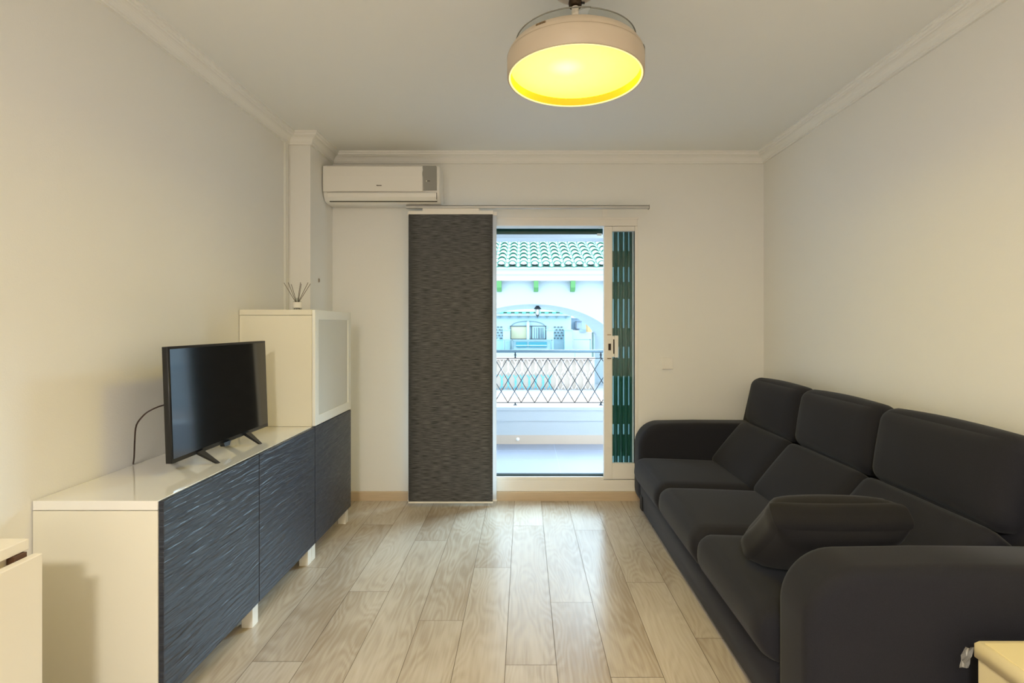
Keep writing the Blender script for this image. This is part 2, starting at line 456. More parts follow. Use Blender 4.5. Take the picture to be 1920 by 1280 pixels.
# lock plate on the visible stile
lk = MB()
lx = lambda px, d=3.86: (px-983)/984*d
lz = lambda py, d=3.86: EYE-(py-608)/984*d
lk.box(lx(1138), lx(1147.5), YB-0.012, YB+0.003, lz(671), lz(628), 0.002)
lk.box(lx(1147), lx(1152), YB-0.010, YB+0.003, lz(669), lz(629.5), 0.002)
lk.box(lx(1152), lx(1159), YB-0.022, YB+0.003, lz(670), lz(629), 0.003)
lo = lk.build('lock_plate', ALU, s1)
MB().box(lx(1140.5), lx(1145.5), YB-0.0135, YB-0.005, lz(656.5), lz(644)).box(lx(1149.8), lx(1151.8), YB-0.0125, YB-0.005, lz(663), lz(636)).build('lock_slot', mat('lock_dark', (42, 26, 18), 0.6), s1)
MB().box(lx(1139), lx(1146), YB-0.010, YB+0.002, lz(672.5), lz(671)).box(lx(1139), lx(1146), YB-0.010, YB+0.002, lz(628.5), lz(627)).build('lock_strip', mat('brass_strip', (128, 96, 48), 0.4, metal=0.4), s1)

# roller shutter hanging just below the lintel, outside the door
rs = thing('roller_shutter', (-0.1, 4.02, 1.985), 'dark green roller shutter rolled up above the balcony door', 'shutter')
for k in range(3):
    z0 = 1.986+k*0.045
    MB().prism([(4.010, z0), (4.022, z0), (4.026, z0+0.02), (4.022, z0+0.042), (4.010, z0+0.042), (4.006, z0+0.02)], 'x', DX0+0.01, 0.600).build('slat', DGREEN2, rs)
MB().box(0.555, 0.590, 3.992, 4.008, 1.972, 1.990, 0.003).build('end_stop', mat('stop_white', (225, 228, 225), 0.4), rs)
MB().box(0.565, 0.592, 3.992, 4.006, 2.026, 2.040, 0.002).build('end_stop', mat('stop_white', (225, 228, 225), 0.4), rs)

# folded green shutter leaf behind the right glass
gs = thing('folding_shutter', (0.745, 4.0, 0.15), 'dark green folded shutter leaf behind the right pane of the balcony door', 'shutter')
yy = 3.995
slots = [0.677, 0.716, 0.757, 0.796]
zr = [(1.855, 2.000), (1.62, 1.734), (1.269, 1.491), (1.040, 1.127), (0.682, 0.905), (0.46, 0.54), (0.245, 0.298)]
edges = [0.640] + [s for x in slots for s in (x-0.0055, x+0.0055)] + [0.834]
for i in range(0, len(edges), 2):
    a, b = edges[i], edges[i+1]; p = []
    for k in range(9):
        t = PI*k/8; p.append(((a+b)/2 + (b-a)/2*math.cos(t), yy - 0.011*math.sin(t)))
    p += [(a, yy+0.008), (b, yy+0.008)]
    MB().prism(p, 'z', 0.155, 2.04, smooth=True).build('shutter_rib', DGREEN, gs)
zs = [0.155] + [v for r in sorted(zr) for v in r] + [2.04]
for i in range(0, len(zs), 2):
    for x in slots: MB().box(x-0.0065, x+0.0065, yy-0.004, yy+0.006, zs[i], zs[i+1]).build('shutter_web', DGREEN, gs)
for x in slots: MB().box(x-0.006, x+0.006, yy+0.0062, yy+0.0072, 0.155, 2.04).build('added_light_strip', STRIP, gs)  # added translucent strips, dimming the daylight seen through the slots

# ------------------------------------------------------------------ curtain rail and panel curtains
rail = thing('curtain_rail', (0.03, 3.76, 2.125), 'long white curtain rail above the balcony door', 'curtain rail')
MB().box(-0.845, 0.89, 3.738, 3.752, 2.124, 2.146, 0.002).box(-0.845, 0.89, 3.756, 3.770, 2.124, 2.146, 0.002).box(-0.845, 0.89, 3.738, 3.770, 2.140, 2.147, 0.001).build('track', mat('rail_grey', (198, 196, 190), 0.35, metal=0.2), rail)
MB().box(0.888, 0.893, 3.736, 3.772, 2.120, 2.149, 0.001).build('end_cap', mat('cap_grey', (140, 136, 128), 0.4), rail)
for bx in (0.594, -0.50):
    MB().box(bx-0.013, bx+0.013, 3.745, YB, 2.147, 2.153, 0.001).box(bx-0.018, bx+0.018, YB-0.004, YB, 2.088, 2.153, 0.001).build('bracket', PLASTIC, rail)
def panel(name, x0, x1, y, m, label, zb_=0.022, ztop=2.092):
    t = thing(name, ((x0+x1)/2, y, zb_), label, 'panel curtain')
    mb = MB(); nx, nz = 8, 30; vs, fs = [], []
    for side in (0, 1):
        for j in range(nz+1):
            for i in range(nx+1):
                x = x0+(x1-x0)*i/nx; z = zb_+0.012+(ztop-zb_-0.02)*j/nz
                w = 0.0015*math.sin(j*0.5)*math.sin(i*0.8)
                vs.append((x, y+w+(0.0012 if side else -0.0012), z))
    o = (nx+1)*(nz+1)
    for s in (0, 1):
        for j in range(nz):
            for i in range(nx):
                a = s*o+j*(nx+1)+i; fs.append([a, a+1, a+nx+2, a+nx+1])
    for j in range(nz):
        for i in (0, nx):
            a = j*(nx+1)+i; fs.append([a, a+nx+1, a+nx+1+o, a+o])
    mb._new(vs, fs, 0, True).build('fabric', m, t, weld=False)
    MB().box(x0-0.004, x1+0.004, y-0.005, y+0.005, ztop-0.010, ztop+0.016, 0.002).box((x0+x1)/2-0.2, (x0+x1)/2+0.2, y-0.002, y+0.002, ztop+0.01, 2.1235).build('header_rail', BAND, t)
    MB().box(x0-0.002, x1+0.002, y-0.005, y+0.005, zb_, zb_+0.012, 0.002).build('bottom_rail', BAND, t)
    return t
panel('panel_curtain', -0.825, -0.225, 3.745, WEAVE, 'dark charcoal woven panel curtain hanging left of the open door')
panel('panel_curtain', -0.833, -0.199, 3.763, WFRAB, 'white panel curtain hidden behind the charcoal one, edge showing', 0.030, 2.088)

# ------------------------------------------------------------------ air conditioner
ac = thing('air_conditioner', (-1.0, 3.77, 2.145), 'white wall-mounted air conditioner above the panel curtain', 'air conditioner')
AX0, AX1 = -1.412, -0.592
prof = [(YB, 2.410), (3.685, 2.412), (3.668, 2.402), (3.664, 2.36), (3.668, 2.24), (3.674, 2.205), (3.690, 2.175), (3.715, 2.157), (3.745, 2.152), (YB, 2.154)]
MB().prism(prof, 'x', AX0+0.001, AX1, round_=0.014, seg=3).build('casing', PLASTIC, ac)
MB().prism([(3.666, 2.404), (3.660, 2.398), (3.658, 2.33), (3.661, 2.226), (3.668, 2.224)], 'x', AX0+0.008, AX1-0.118).build('front_panel', PLASTIC, ac)
fl = MB().prism([(3.664, 2.214), (3.672, 2.188), (3.688, 2.166), (3.684, 2.163), (3.666, 2.186), (3.658, 2.214)], 'x', AX0+0.04, AX1-0.022)
fl.build('air_flap', PLASTIC, ac)
MB().prism([(3.6675, 2.2165), (3.6635, 2.2165), (3.6635, 2.2145), (3.6675, 2.2145)], 'x', AX0+0.036, AX1-0.018).prism([(3.690, 2.160), (3.684, 2.164), (3.683, 2.161), (3.690, 2.157)], 'x', AX0+0.045, AX1-0.02).box(AX1-0.0215, AX1-0.019, 3.6645, 3.672, 2.17, 2.2145).build('flap_gap', LINE, ac)
dp = [(AX1-0.116, 2.402), (AX1-0.116, 2.385), (AX1-0.114, 2.375), (AX1-0.119, 2.355), (AX1-0.119, 2.34), (AX1-0.114, 2.325), (AX1-0.112, 2.232), (AX1-0.018, 2.232), (AX1-0.018, 2.395), (AX1-0.022, 2.402)]
dpo = MB().prism(dp, 'y', 3.658, 3.668).build('display_panel', GREYP, ac)
MB().box(AX1-0.093, AX1-0.087, 3.6565, 3.659, 2.292, 2.300).build('indicator_light', mat('indicator_white', (240, 235, 225), 0.4), dpo)
MB().box(AX1-0.084, AX1-0.065, 3.6568, 3.659, 2.293, 2.300, 0.001).build('receiver_window', mat('receiver_dark', (96, 88, 76), 0.4), dpo)
lg = MB(); x = -1.030
for w in (0.006, 0.0045, 0.005, 0.0045, 0.0045, 0.0045):
    lg.box(x, x+w, 3.657, 3.6605, 2.262, 2.268 if w < 0.006 else 2.269); x += w+0.0012
lg.build('logo', mat('logo_grey', (112, 106, 92), 0.5), ac)

# ------------------------------------------------------------------ light switch
sw = thing('light_switch', (1.055, YB, 0.97), 'square white light switch between the balcony door and the sofa', 'light switch')
MB().box(1.013, 1.097, YB-0.012, YB, 0.967, 1.052, 0.004).build('plate', PLASTIC, sw)
MB().prism([(YB-0.011, 0.982), (YB-0.017, 0.982), (YB-0.013, 1.038), (YB-0.011, 1.038)], 'x', 1.027, 1.083).build('rocker', PLASTIC, sw)

# ------------------------------------------------------------------ media cabinets
FX = -1.143   # front of doors
def cab_leg(x, y, par, w=0.048):
    MB().box(x-w/2, x+w/2, y-w/2, y+w/2, 0.0, 0.100, 0.002).build('leg', mat('white_leg', (244, 240, 230), 0.3), par)
def low_cab(name, y0, y1, ndoor, label, legs):
    t = thing(name, (-1.35, (y0+y1)/2, 0), label, 'cabinet')
    b = MB().box(XL+0.003, FX-0.018, y0, y1, 0.100, 0.706, 0.001)
    b.build('body', WSIDE, t)
    MB().box(XL+0.003, FX-0.018, y0, y1, 0.7085, 0.738, 0.001).build('top_board', WHITE, t)
    w = (y1-y0)/ndoor
    for k in range(ndoor):
        a, c = y0+k*w, y0+(k+1)*w
        MB().box(FX-0.017, FX, a+0.0025, c-0.0025, 0.100, 0.736, 0.0015).build('door', RIPPLE, t)
    for x, y in legs: cab_leg(x, y, t)
    return t
lf, lb = FX-0.042, XL+0.04
Y0, Y1, Y2 = 1.662, 2.866, 3.462
low_cab('media_cabinet', Y0, Y1, 2, 'long white two-door low cabinet with rippled dark doors, under the television',
        [(lf, Y0+0.03), (lf, 2.266), (lf, Y1-0.026), (lb, Y0+0.03), (lb, 2.266), (lb, Y1-0.026)])
low_cab('media_cabinet', Y1+0.001, Y2, 1, 'white one-door low cabinet with a rippled dark door in the corner, under the glass-door cabinet',
        [(lf, Y1+0.026), (lf, Y2-0.03), (lb, Y1+0.026), (lb, Y2-0.03)])
uc = thing('display_cabinet', (-1.35, (Y1+Y2)/2, 0.738), 'tall white upper cabinet with a frosted glass door, stacked in the corner', 'cabinet')
MB().box(XL+0.003, FX-0.018, Y1+0.001, Y2, 0.739, 1.346, 0.001).build('body', WSIDE, uc)
MB().box(XL+0.003, FX-0.018, Y1+0.001, Y2, 1.348, 1.378, 0.001).build('top_board', WSIDE, uc)
d = MB(); ya, yb = Y1+0.003, Y2-0.002; z0, z1 = 0.741, 1.376; w = 0.052
d.box(FX-0.017, FX, ya, ya+w, z0, z1, 0.0015).box(FX-0.017, FX, yb-w, yb, z0, z1, 0.0015)
d.box(FX-0.017, FX, ya+w-0.001, yb-w+0.001, z0, z0+w, 0.0015).box(FX-0.017, FX, ya+w-0.001, yb-w+0.001, z1-w, z1, 0.0015)
gd = d.build('door', mat('glass_door_frame', (238, 238, 232), 0.3), uc)
MB().box(FX-0.012, FX-0.005, ya+w-0.004, yb-w+0.004, z0+w-0.004, z1-w+0.004).build('glass_pane', FROST, gd)

# ------------------------------------------------------------------ television
TZ = 0.7385
tv = thing('television', (-1.33, 2.30, TZ), 'black flat-screen television standing on the low white cabinet', 'television')
T0, T1 = 1.935, 2.665
def TM(x, z): return x - 0.035*(z-0.78)   # leaning back slightly
pf = [(TM(-1.300, 0.782), 0.782), (TM(-1.300, 1.214), 1.214), (TM(-1.323, 1.214), 1.214), (TM(-1.323, 0.782), 0.782)]
MB().prism(pf, 'y', T0, T1, round_=0.003, seg=2).build('casing', DARKP, tv)
MB().prism([(TM(-1.322, 1.10), 1.10), (TM(-1.345, 1.08), 1.08), (TM(-1.365, 1.0), 1.0), (TM(-1.365, 0.84), 0.84), (TM(-1.345, 0.80), 0.80), (TM(-1.322, 0.79), 0.79)], 'y', T0+0.12, T1-0.12, round_=0.015, seg=2).build('back_shell', DARKP, tv)
MB().prism([(TM(-1.2985, 0.798), 0.798), (TM(-1.2985, 1.205), 1.205), (TM(-1.302, 1.205), 1.205), (TM(-1.302, 0.798), 0.798)], 'y', T0+0.009, T1-0.009).build('screen', SCREEN, tv)
for yc in (2.105, 2.465):
    s = 1 if yc < 2.3 else -1
    mb = MB()
    for (xa, xb) in ((-1.31, -1.235), (-1.325, -1.415)):
        mb._new([(xa-0.012, yc-0.02, 0.790), (xa+0.012, yc-0.02, 0.790), (xa+0.012, yc+0.02, 0.790), (xa-0.012, yc+0.02, 0.790),
                 (xb-0.006, yc-0.008+0.01*s, TZ+0.0), (xb+0.006, yc-0.008+0.01*s, TZ+0.0), (xb+0.006, yc+0.008+0.01*s, TZ+0.0), (xb-0.006, yc+0.008+0.01*s, TZ+0.0)],
                [(0, 1, 2, 3), (4, 7, 6, 5), (0, 4, 5, 1), (1, 5, 6, 2), (2, 6, 7, 3), (3, 7, 4, 0)])
    mb.build('stand_leg', DARKP, tv)
MB().prism([(2.262, 0.786), (2.318, 0.786), (2.308, 0.768), (2.272, 0.768)], 'x', -1.315, -1.295).build('sensor', DARKP, tv)
pts = []
ctl = [(-1.362, 2.10, 0.99), (-1.40, 2.02, 0.985), (-1.43, 1.985, 0.965), (-1.47, 1.985, 0.92), (-1.50, 2.02, 0.84), (-1.535, 2.065, 0.775), (-1.555, 2.087, 0.742)]
for i in range(len(ctl)-1):
    a, b = Vector(ctl[i]), Vector(ctl[i+1])
    for k in range(5): pts.append(a.lerp(b, k/5))
pts.append(Vector(ctl[-1]))
for _ in range(3):
    pts = [pts[0]] + [(pts[i-1]+pts[i]*2+pts[i+1])/4 for i in range(1, len(pts)-1)] + [pts[-1]]
MB().tube(pts, 0.0028, 8).build('power_cable', CABLE, tv, label='thin dark power cable')

# ------------------------------------------------------------------ reed diffuser
rd = thing('reed_diffuser', (-1.345, 3.11, 1.378), 'reed diffuser with dark sticks standing on top of the glass-door cabinet', 'diffuser')
cx, cy, zt = -1.345, 3.11, 1.3785
MB().lathe([(0.0, zt), (0.024, zt), (0.026, zt+0.004), (0.025, zt+0.052), (0.011, zt+0.062), (0.011, zt+0.075), (0.009, zt+0.075), (0.009, zt+0.062), (0.022, zt+0.050), (0.022, zt+0.006), (0.0, zt+0.006)], (cx, cy), 28).build('bottle', ACRYL, rd)
MB().lathe([(0.0262, zt+0.017), (0.0262, zt+0.050), (0.0256, zt+0.050), (0.0256, zt+0.017), (0.0262, zt+0.017)], (cx, cy), 28).build('label_band', BAND, rd)
for (tx, ty, h, bx) in ((-0.079, 0.0, 0.165, 0.016), (-0.063, 0.02, 0.168, 0.012), (-0.027, -0.02, 0.155, 0.006), (0.006, 0.03, 0.17, -0.001), (0.032, -0.02, 0.157, -0.004), (0.058, 0.015, 0.168, -0.014), (0.078, 0.0, 0.160, -0.018)):
    MB().tube([(cx+bx, cy-ty*0.3, zt+0.008), (cx+tx, cy+ty, zt+h)], 0.0016, 6).build('reed', REED, rd)

# ------------------------------------------------------------------ ceiling fan lamp
LX, LY, LZ = 0.185, 1.905, 2.187
fan = thing('ceiling_lamp', (LX, LY, LZ), 'round cream drum ceiling lamp with glowing yellow diffuser and folded clear blades', 'ceiling lamp')
DRUM = mat('drum_plastic', (198, 182, 160), 0.4)
R = 0.247
dprof = [(R-0.010, LZ+0.022), (R-0.010, LZ+0.002), (R-0.006, LZ), (R-0.002, LZ), (R, LZ+0.003), (R, LZ+0.066), (R-0.004, LZ+0.080), (R-0.016, LZ+0.098), (R-0.035, LZ+0.110), (R-0.06, LZ+0.115), (0.03, LZ+0.118), (0.0, LZ+0.118)]
dprof = dprof[2:]
MB().lathe([(R-0.0125, LZ+0.002), (R-0.0105, LZ-0.001), (R-0.0065, LZ-0.001), (R-0.006, LZ)], (LX, LY), 96).build('rim_glow', emis('painted_rim_glow', (1.0, 0.84, 0.26), 1.0), fan)  # rim emission stands in for diffuser light catching the edge
MB().lathe([(R-0.014, LZ+0.034), (R-0.0125, LZ+0.002)], (LX, LY), 96).build('inner_lip', mat('lip_light_tint', (128, 58, 60), 0.5), fan)  # orange light of the diffuser put into the lip colour
MB().lathe(dprof, (LX, LY), 96).build('drum_shade', DRUM, fan)
MB().lathe([(R+0.0004, LZ+0.0665), (R+0.0004, LZ+0.068), (R-0.001, LZ+0.069)], (LX, LY), 96).build('seam_ring', mat('ring_shadow', (176, 160, 136), 0.5), fan)
dm = bpy.data.materials.new('glowing_diffuser'); dm.use_nodes = True
nt = dm.node_tree; b = nt.nodes['Principled BSDF']; b.inputs['Base Color'].default_value = (0.6, 0.5, 0.2, 1)
tc = nt.nodes.new('ShaderNodeTexCoord'); vm = nt.nodes.new('ShaderNodeVectorMath'); vm.operation = 'DISTANCE'
vm.inputs[1].default_value = (-0.035, -0.03, 0.02)
cr = nt.nodes.new('ShaderNodeValToRGB'); cr.color_ramp.interpolation = 'EASE'
cr.color_ramp.elements[0].position = 0.0; cr.color_ramp.elements[0].color = (1.0, 0.80, 0.028, 1)
cr.color_ramp.elements[1].position = 0.26; cr.color_ramp.elements[1].color = (1.0, 0.72, 0.0075, 1)
e = cr.color_ramp.elements.new(0.08); e.color = (1.0, 0.76, 0.012, 1)
nt.links.new(tc.outputs['Object'], vm.inputs[0]); nt.links.new(vm.outputs['Value'], cr.inputs['Fac'])
nt.links.new(cr.outputs['Color'], b.inputs['Emission Color']); LAMPK = 22.0
b.inputs['Emission Strength'].default_value = LAMPK
MB().lathe([(R-0.0145, LZ+0.030), (R-0.05, LZ+0.028), (0.0001, LZ+0.027)], (LX, LY), 96).lathe([(R-0.0145, LZ+0.033), (0.0001, LZ+0.033)], (LX, LY), 96).build('diffuser', dm, fan, label='glowing yellow diffuser disc')
MB().lathe([(0.013, LZ+0.117), (0.013, 2.47), (0.012, 2.475)], (LX, LY), 20).build('stem', mat('stem_white', (226, 216, 202), 0.4), fan)
rose = MB().lathe([(0.0, 2.478), (0.045, 2.480), (0.075, 2.500), (0.085, ZC-0.001), (0.0, ZC-0.001)], (LX, LY), 40).build('ceiling_rose', DRUM, fan)
MB().lathe([(0.013, 2.447), (0.022, 2.449), (0.025, 2.462), (0.022, 2.476), (0.013, 2.478)], (LX, LY), 28).build('ball_joint', OXID, rose)
for sx, zz in ((-0.035, 2.474), (0.033, 2.458)):
    MB().tube([(LX+sx*0.55, LY-0.01, zz), (LX+sx, LY-0.012, zz-0.002)], 0.004, 8).build('screw', mat('screw_black', (30, 28, 26), 0.4), rose)
MB().lathe([(0.10, LZ+0.1185), (0.10, LZ+0.122), (0.0, LZ+0.122)], (LX, LY), 48).build('blade_hub', ACRYL, fan)
for k, rot in enumerate((0.6, 2.7, 4.85)):
    vs, fs = [], []; n = 40; sweep_a = 2.15
    for i in range(n+1):
        t = i/n; a = rot + sweep_a*t
        ro = 0.211 + (0.004 if k < 2 else 0.004+0.02*max(0, (t-0.75))/0.25); ri = ro - 0.10*math.sin(PI*(0.12+0.88*t)) - 0.004
        zz = LZ + 0.121 + 0.0045*k + 0.006*t
        for (r_, dz) in ((ro, 0), (ri, 0.004), (ri, 0.0066), (ro, 0.0026)):
            vs.append((LX+r_*math.cos(a), LY+r_*math.sin(a), zz+dz))
    for i in range(n):
        for q in range(4): fs.append([i*4+q, i*4+(q+1) % 4, (i+1)*4+(q+1) % 4, (i+1)*4+q])
    fs += [[0, 1, 2, 3], [n*4+j for j in range(4)]]
    bl = MB()._new(vs, fs, 0, False).build('fan_blade', ACRYL, fan)
    # bright polished rim of the blade
    rim = [Vector(vs[i*4])+Vector((0, 0, 0.0013)) for i in range(n+1)]
    MB().tube(rim, 0.0022, 6).build('blade_edge', mat('acrylic_edge', (120, 120, 112), 0.15, spec=0.8), bl)
# tip of the third blade hooking past the rim
tp = []
for k in range(9):
    t = k/8; a = -0.28 + 0.30*t
    tp.append((LX+(R-0.02+0.035*math.sin(PI*t*0.62))*math.cos(a+0.2), LY+(R-0.02+0.035*math.sin(PI*t*0.62))*math.sin(a+0.2), LZ+0.128-0.075*max(0, t-0.45)**1.3*1.6))
MB().tube(tp, 0.0018, 6).build('blade_tip', mat('acrylic_edge', (120, 120, 112), 0.15), fan)
wm = MB(); a0 = -2.22
for k in range(6):
    a = a0 + k*0.026
    c_, s_ = math.cos(a), math.sin(a)
    M = Matrix.Translation((LX+(R-0.009)*c_, LY+(R-0.009)*s_, LZ+0.088)) @ Matrix.Rotation(a, 4, 'Z')
    wm.box(-0.002, 0.003, -0.0022, 0.0022, -0.004, 0.003, M=M)
wm.build('logo', mat('logo_brown', (120, 98, 66), 0.5), fan)

# ------------------------------------------------------------------ sofa
S0, S1 = 1.455, 3.800
sofa = thing('sofa', (1.25, (S0+S1)/2, 0), 'charcoal fabric three-seat sofa against the right wall', 'sofa')
SX = 0.79; SBK = 1.745
def armprof():
    P = []; rr = 0.165; zt = 0.612; zb_ = 0.045
    P.append((SBK, zb_))
    # bottom front
    for k in range(7):
        t = -PI/2 - (PI/2)*k/6; P.append((SX+0.075 + 0.075*math.cos(t), zb_+0.09+0.09*math.sin(t)))
    for k in range(13):
        t = PI - (PI/2)*k/12; P.append((SX+rr + rr*math.cos(t), zt-rr + rr*math.sin(t)))
    P.append((1.2, zt+0.004)); P.append((SBK, zt))
    return P
for (a, b_) in ((S0, 1.655), (3.600, S1)):
    MB().prism(armprof(), 'y', a, b_, round_=0.045, seg=6).build('armrest', SOFA, sofa)
MB().prism([(SX+0.012, 0.035), (SX+0.005, 0.20), (SX+0.03, 0.235), (1.70, 0.235), (1.70, 0.035)], 'y', 1.66, 3.598, round_=0.004, seg=2).build('base', SOFA, sofa)
MB().prism([(1.60, 0.045), (1.56, 0.55), (1.63, 0.86), (1.70, 0.87), (1.735, 0.80), (1.745, 0.045)], 'y', S0+0.02, S1-0.01, round_=0.02, seg=3).build('back_frame', SOFA, sofa)
L3 = (3.598-1.657)/3
for k in range(3):
    yc = 1.657 + L3*(k+0.5)
    M = Matrix.Translation((1.075, yc, 0.288))
    def fn(p, q):
        # fuller, rounded nose that tucks under at the bottom
        if q.x < 0: p.x += 0.035*max(0, -q.z)*(-q.x) - 0.018*(1-q.z**2)*(-q.x)**2
        p.z += 0.012*max(0, q.z)*(-q.x)
        return p
    MB().cushion((0.315, L3/2-0.003, 0.095), 0.052, (0.0, 0.0, 0.012), 16, M, fn=fn).build('seat_cushion', SOFA, sofa)
def axes_M(c, u, v, w):
    return Matrix(((u.x, v.x, w.x, c.x), (u.y, v.y, w.y, c.y), (u.z, v.z, w.z, c.z), (0, 0, 0, 1)))
for k in range(3):
    yc = 1.657 + L3*(k+0.5)
    u = Vector((0, 1, 0))
    # lower back cushion: front face from (1.255,.385) to (1.485,.65)
    a, b_ = Vector((1.255, yc, 0.372)), Vector((1.490, yc, 0.655)); v = (b_-a).normalized(); w = v.cross(u).normalized()
    if w.x > 0: w = -w
    hl = (b_-a).length/2; th = 0.085
    c = (a+b_)/2 - w*th
    MB().cushion((L3/2-0.003, hl, th), 0.045, (0, 0, 0.026), 14, axes_M(c, u, v, w)).build('back_cushion', SOFA, sofa)
    a, b_ = Vector((1.492, yc, 0.630)), Vector((1.545, yc, 0.945)); v = (b_-a).normalized(); w = v.cross(u).normalized()
    if w.x > 0: w = -w
    hl = (b_-a).length/2; th = 0.075
    c = (a+b_)/2 - w*th
    MB().cushion((L3/2-0.002, hl, th), 0.06, (0, 0.012, 0.03), 14, axes_M(c, u, v, w)).build('headrest', SOFA, sofa)
for (x, y) in ((SX+0.05, 3.36), (SX+0.05, 1.75), (1.66, 3.70), (1.66, 1.55)):
    MB().lathe([(0.0, 0), (0.020, 0), (0.024, 0.04), (0.0, 0.04)], (x, y), 16).build('foot', DARKP, sofa)
MB().box(SX+0.001, SX+0.03, 3.530, 3.594, 0.04, 0.135, 0.003).build('gap_shade', mat('gap_shade_black', (16, 16, 18), 0.6), sofa)  # black block painting in the shade of the gap between arm and base

# throw pillow leaning on the near armrest
u = Vector((1, -0.02, 0.0)).normalized()
a, b_ = Vector((1.05, 1.955, 0.455)), Vector((1.05, 1.735, 0.655)); v = (b_-a).normalized(); w = u.cross(v).normalized(); 
c = (a+b_)/2 + Vector((0.0, 0.012, 0.004))
MB().cushion((0.235, 0.170, 0.080), 0.06, (0, 0, 0.032), 18, axes_M(c, u, v, w), pinch=0.05).build('throw_pillow', SOFA2, label='dark rectangular throw pillow leaning on the near armrest of the sofa', cat='pillow')

# ------------------------------------------------------------------ folding table at the left edge
ft = thing('folding_table', (-1.4, 0.96, 0), 'white drop-leaf folding table at the near end of the low cabinet', 'table')
TB = mat('table_white', (238, 228, 208), 0.4)
MB().box(-1.545, -1.283, 0.56, 1.360, 0.715, 0.743, 0.002).build('tabletop', TB, ft)
MB().box(-1.530, -1.296, 0.59, 1.345, 0.06, 0.715, 0.002).build('centre_body', TB, ft)
MB().box(-1.274, -1.250, 0.56, 1.362, 0.075, 0.704, 0.002).build('drop_leaf', TB, ft)
for y in (0.75, 1.215, 1.335):
    MB().box(-1.300, -1.276, y-0.022, y+0.012, 0.694, 0.7145, 0.001).build('hinge', mat('hinge_brown', (96, 66, 44), 0.5, metal=0.3), ft)
for x in (-1.50, -1.325):
    for y in (0.62, 1.30): MB().box(x-0.02, x+0.02, y-0.02, y+0.02, 0, 0.062).build('foot', TB, ft)

# ------------------------------------------------------------------ side table at the lower right corner
bt = thing('side_table', (1.44, 1.14, 0), 'cream box-shaped side table wrapped in film at the near end of the sofa', 'side table')
SX0, SY1 = 1.181, 1.380
MB().box(SX0+0.006, 1.700, 0.90, SY1-0.006, 0.0, 0.424, 0.003).build('body', CARD, bt)
MB().prism([(SX0, 0.426), (SX0, 0.461), (SX0+0.014, 0.467), (1.700, 0.467), (1.706, 0.461), (1.706, 0.426)], 'y', 0.895, SY1, round_=0.004, seg=2).build('lid', CARD, bt)
MB().box(SX0+0.016, 1.69, 0.905, SY1-0.016, 0.4665, 0.4695, 0.001).build('top_sheet', mat('top_cream', (238, 222, 170), 0.4), bt)
fm = MB(); vs, fs = [], []; random.seed(3)
for j in range(6):
    for i in range(6):
        vs.append((SX0+0.004 - 0.034*j/5*(0.5+0.5*random.random()), SY1-0.004+0.006*random.random()+0.004*i, 0.452-0.013*i - 0.006*random.random()))
for j in range(5):
    for i in range(5): fs.append([j*6+i, j*6+i+1, (j+1)*6+i+1, (j+1)*6+i])
fm._new(vs, fs).build('film_flap', FILM, bt)

# ------------------------------------------------------------------ balcony
bal = B(-2.35, 2.35, 4.05, 6.0, -0.20, 0.0)
struct('balcony_floor', bal, TILEF)
gr = MB()
for x in (-1.5, -0.9, -0.3, 0.30, 0.9, 1.5): gr.box(x-0.002+0.02, x+0.002+0.02, 4.06, 5.70, 0.0, 0.0008)
for y in (4.45, 5.05, 5.40): gr.box(-2.2, 2.2, y-0.002, y+0.002, 0.0, 0.0008)
struct('balcony_tile_joints', gr, mat('tile_joint', (168, 178, 196), 0.7))
pp = MB().box(-2.35, 2.35, 5.70, 5.95, 0.0, 0.365).box(-2.35, 2.35, 5.68, 5.97, 0.362, 0.402, 0.006).box(-2.35, 2.35, 5.690, 5.70, 0.25, 0.362)
struct('balcony_parapet', pp, OUTW)
struct('baseboard_balcony', B(-2.35, 2.35, 5.688, 5.70, 0.0, 0.095), BEIGET)
struct('balcony_ceiling', B(-2.35, 1.10, 4.05, 6.0, 2.46, 2.60).box(-2.35, 1.10, 5.72, 5.98, 2.238, 2.46), OUTW)  # roof cut short on the unseen right side, shaped to let daylight in
struct('balcony_wall_left', B(-2.50, -2.35, 4.05, 6.0, -0.2, 2.6), OUTW)
struct('balcony_pillar', B(0.98, 1.10, 5.72, 5.95, 0.40, 2.24), OUTW)
MB().lathe([(0.0, 0), (0.017, 0), (0.019, 0.008), (0.012, 0.014), (0.0, 0.015)], (0, 0), 20,
           M=Matrix.Translation((-0.07, 5.688, 0.055)) @ Matrix.Rotation(PI/2, 4, 'X')).build('drain_cap', mat('cap_white', (248, 246, 240), 0.4), label='small round white drain cap low on the balcony parapet', cat='drain cap')
ra = thing('balcony_railing', (0, 5.83, 0.402), 'black iron diamond-lattice railing with grey handrail on the balcony parapet', 'railing')
RY = 5.83
zfun = lambda py: EYE-(py-608)/984*RY
MB().tube([(-2.35, RY, zfun(658.2)), (2.35, RY, zfun(658.2))], 0.017, 12).build('handrail', HANDR, ra)
zt_, zb2 = zfun(671.5), zfun(754.5)
MB().box(-2.35, 2.35, RY-0.006, RY+0.006, zt_-0.004, zt_+0.004).build('top_bar', IRON, ra)
MB().box(-2.35, 2.35, RY-0.006, RY+0.006, zb2-0.004, zb2+0.004).build('bottom_bar', IRON, ra)
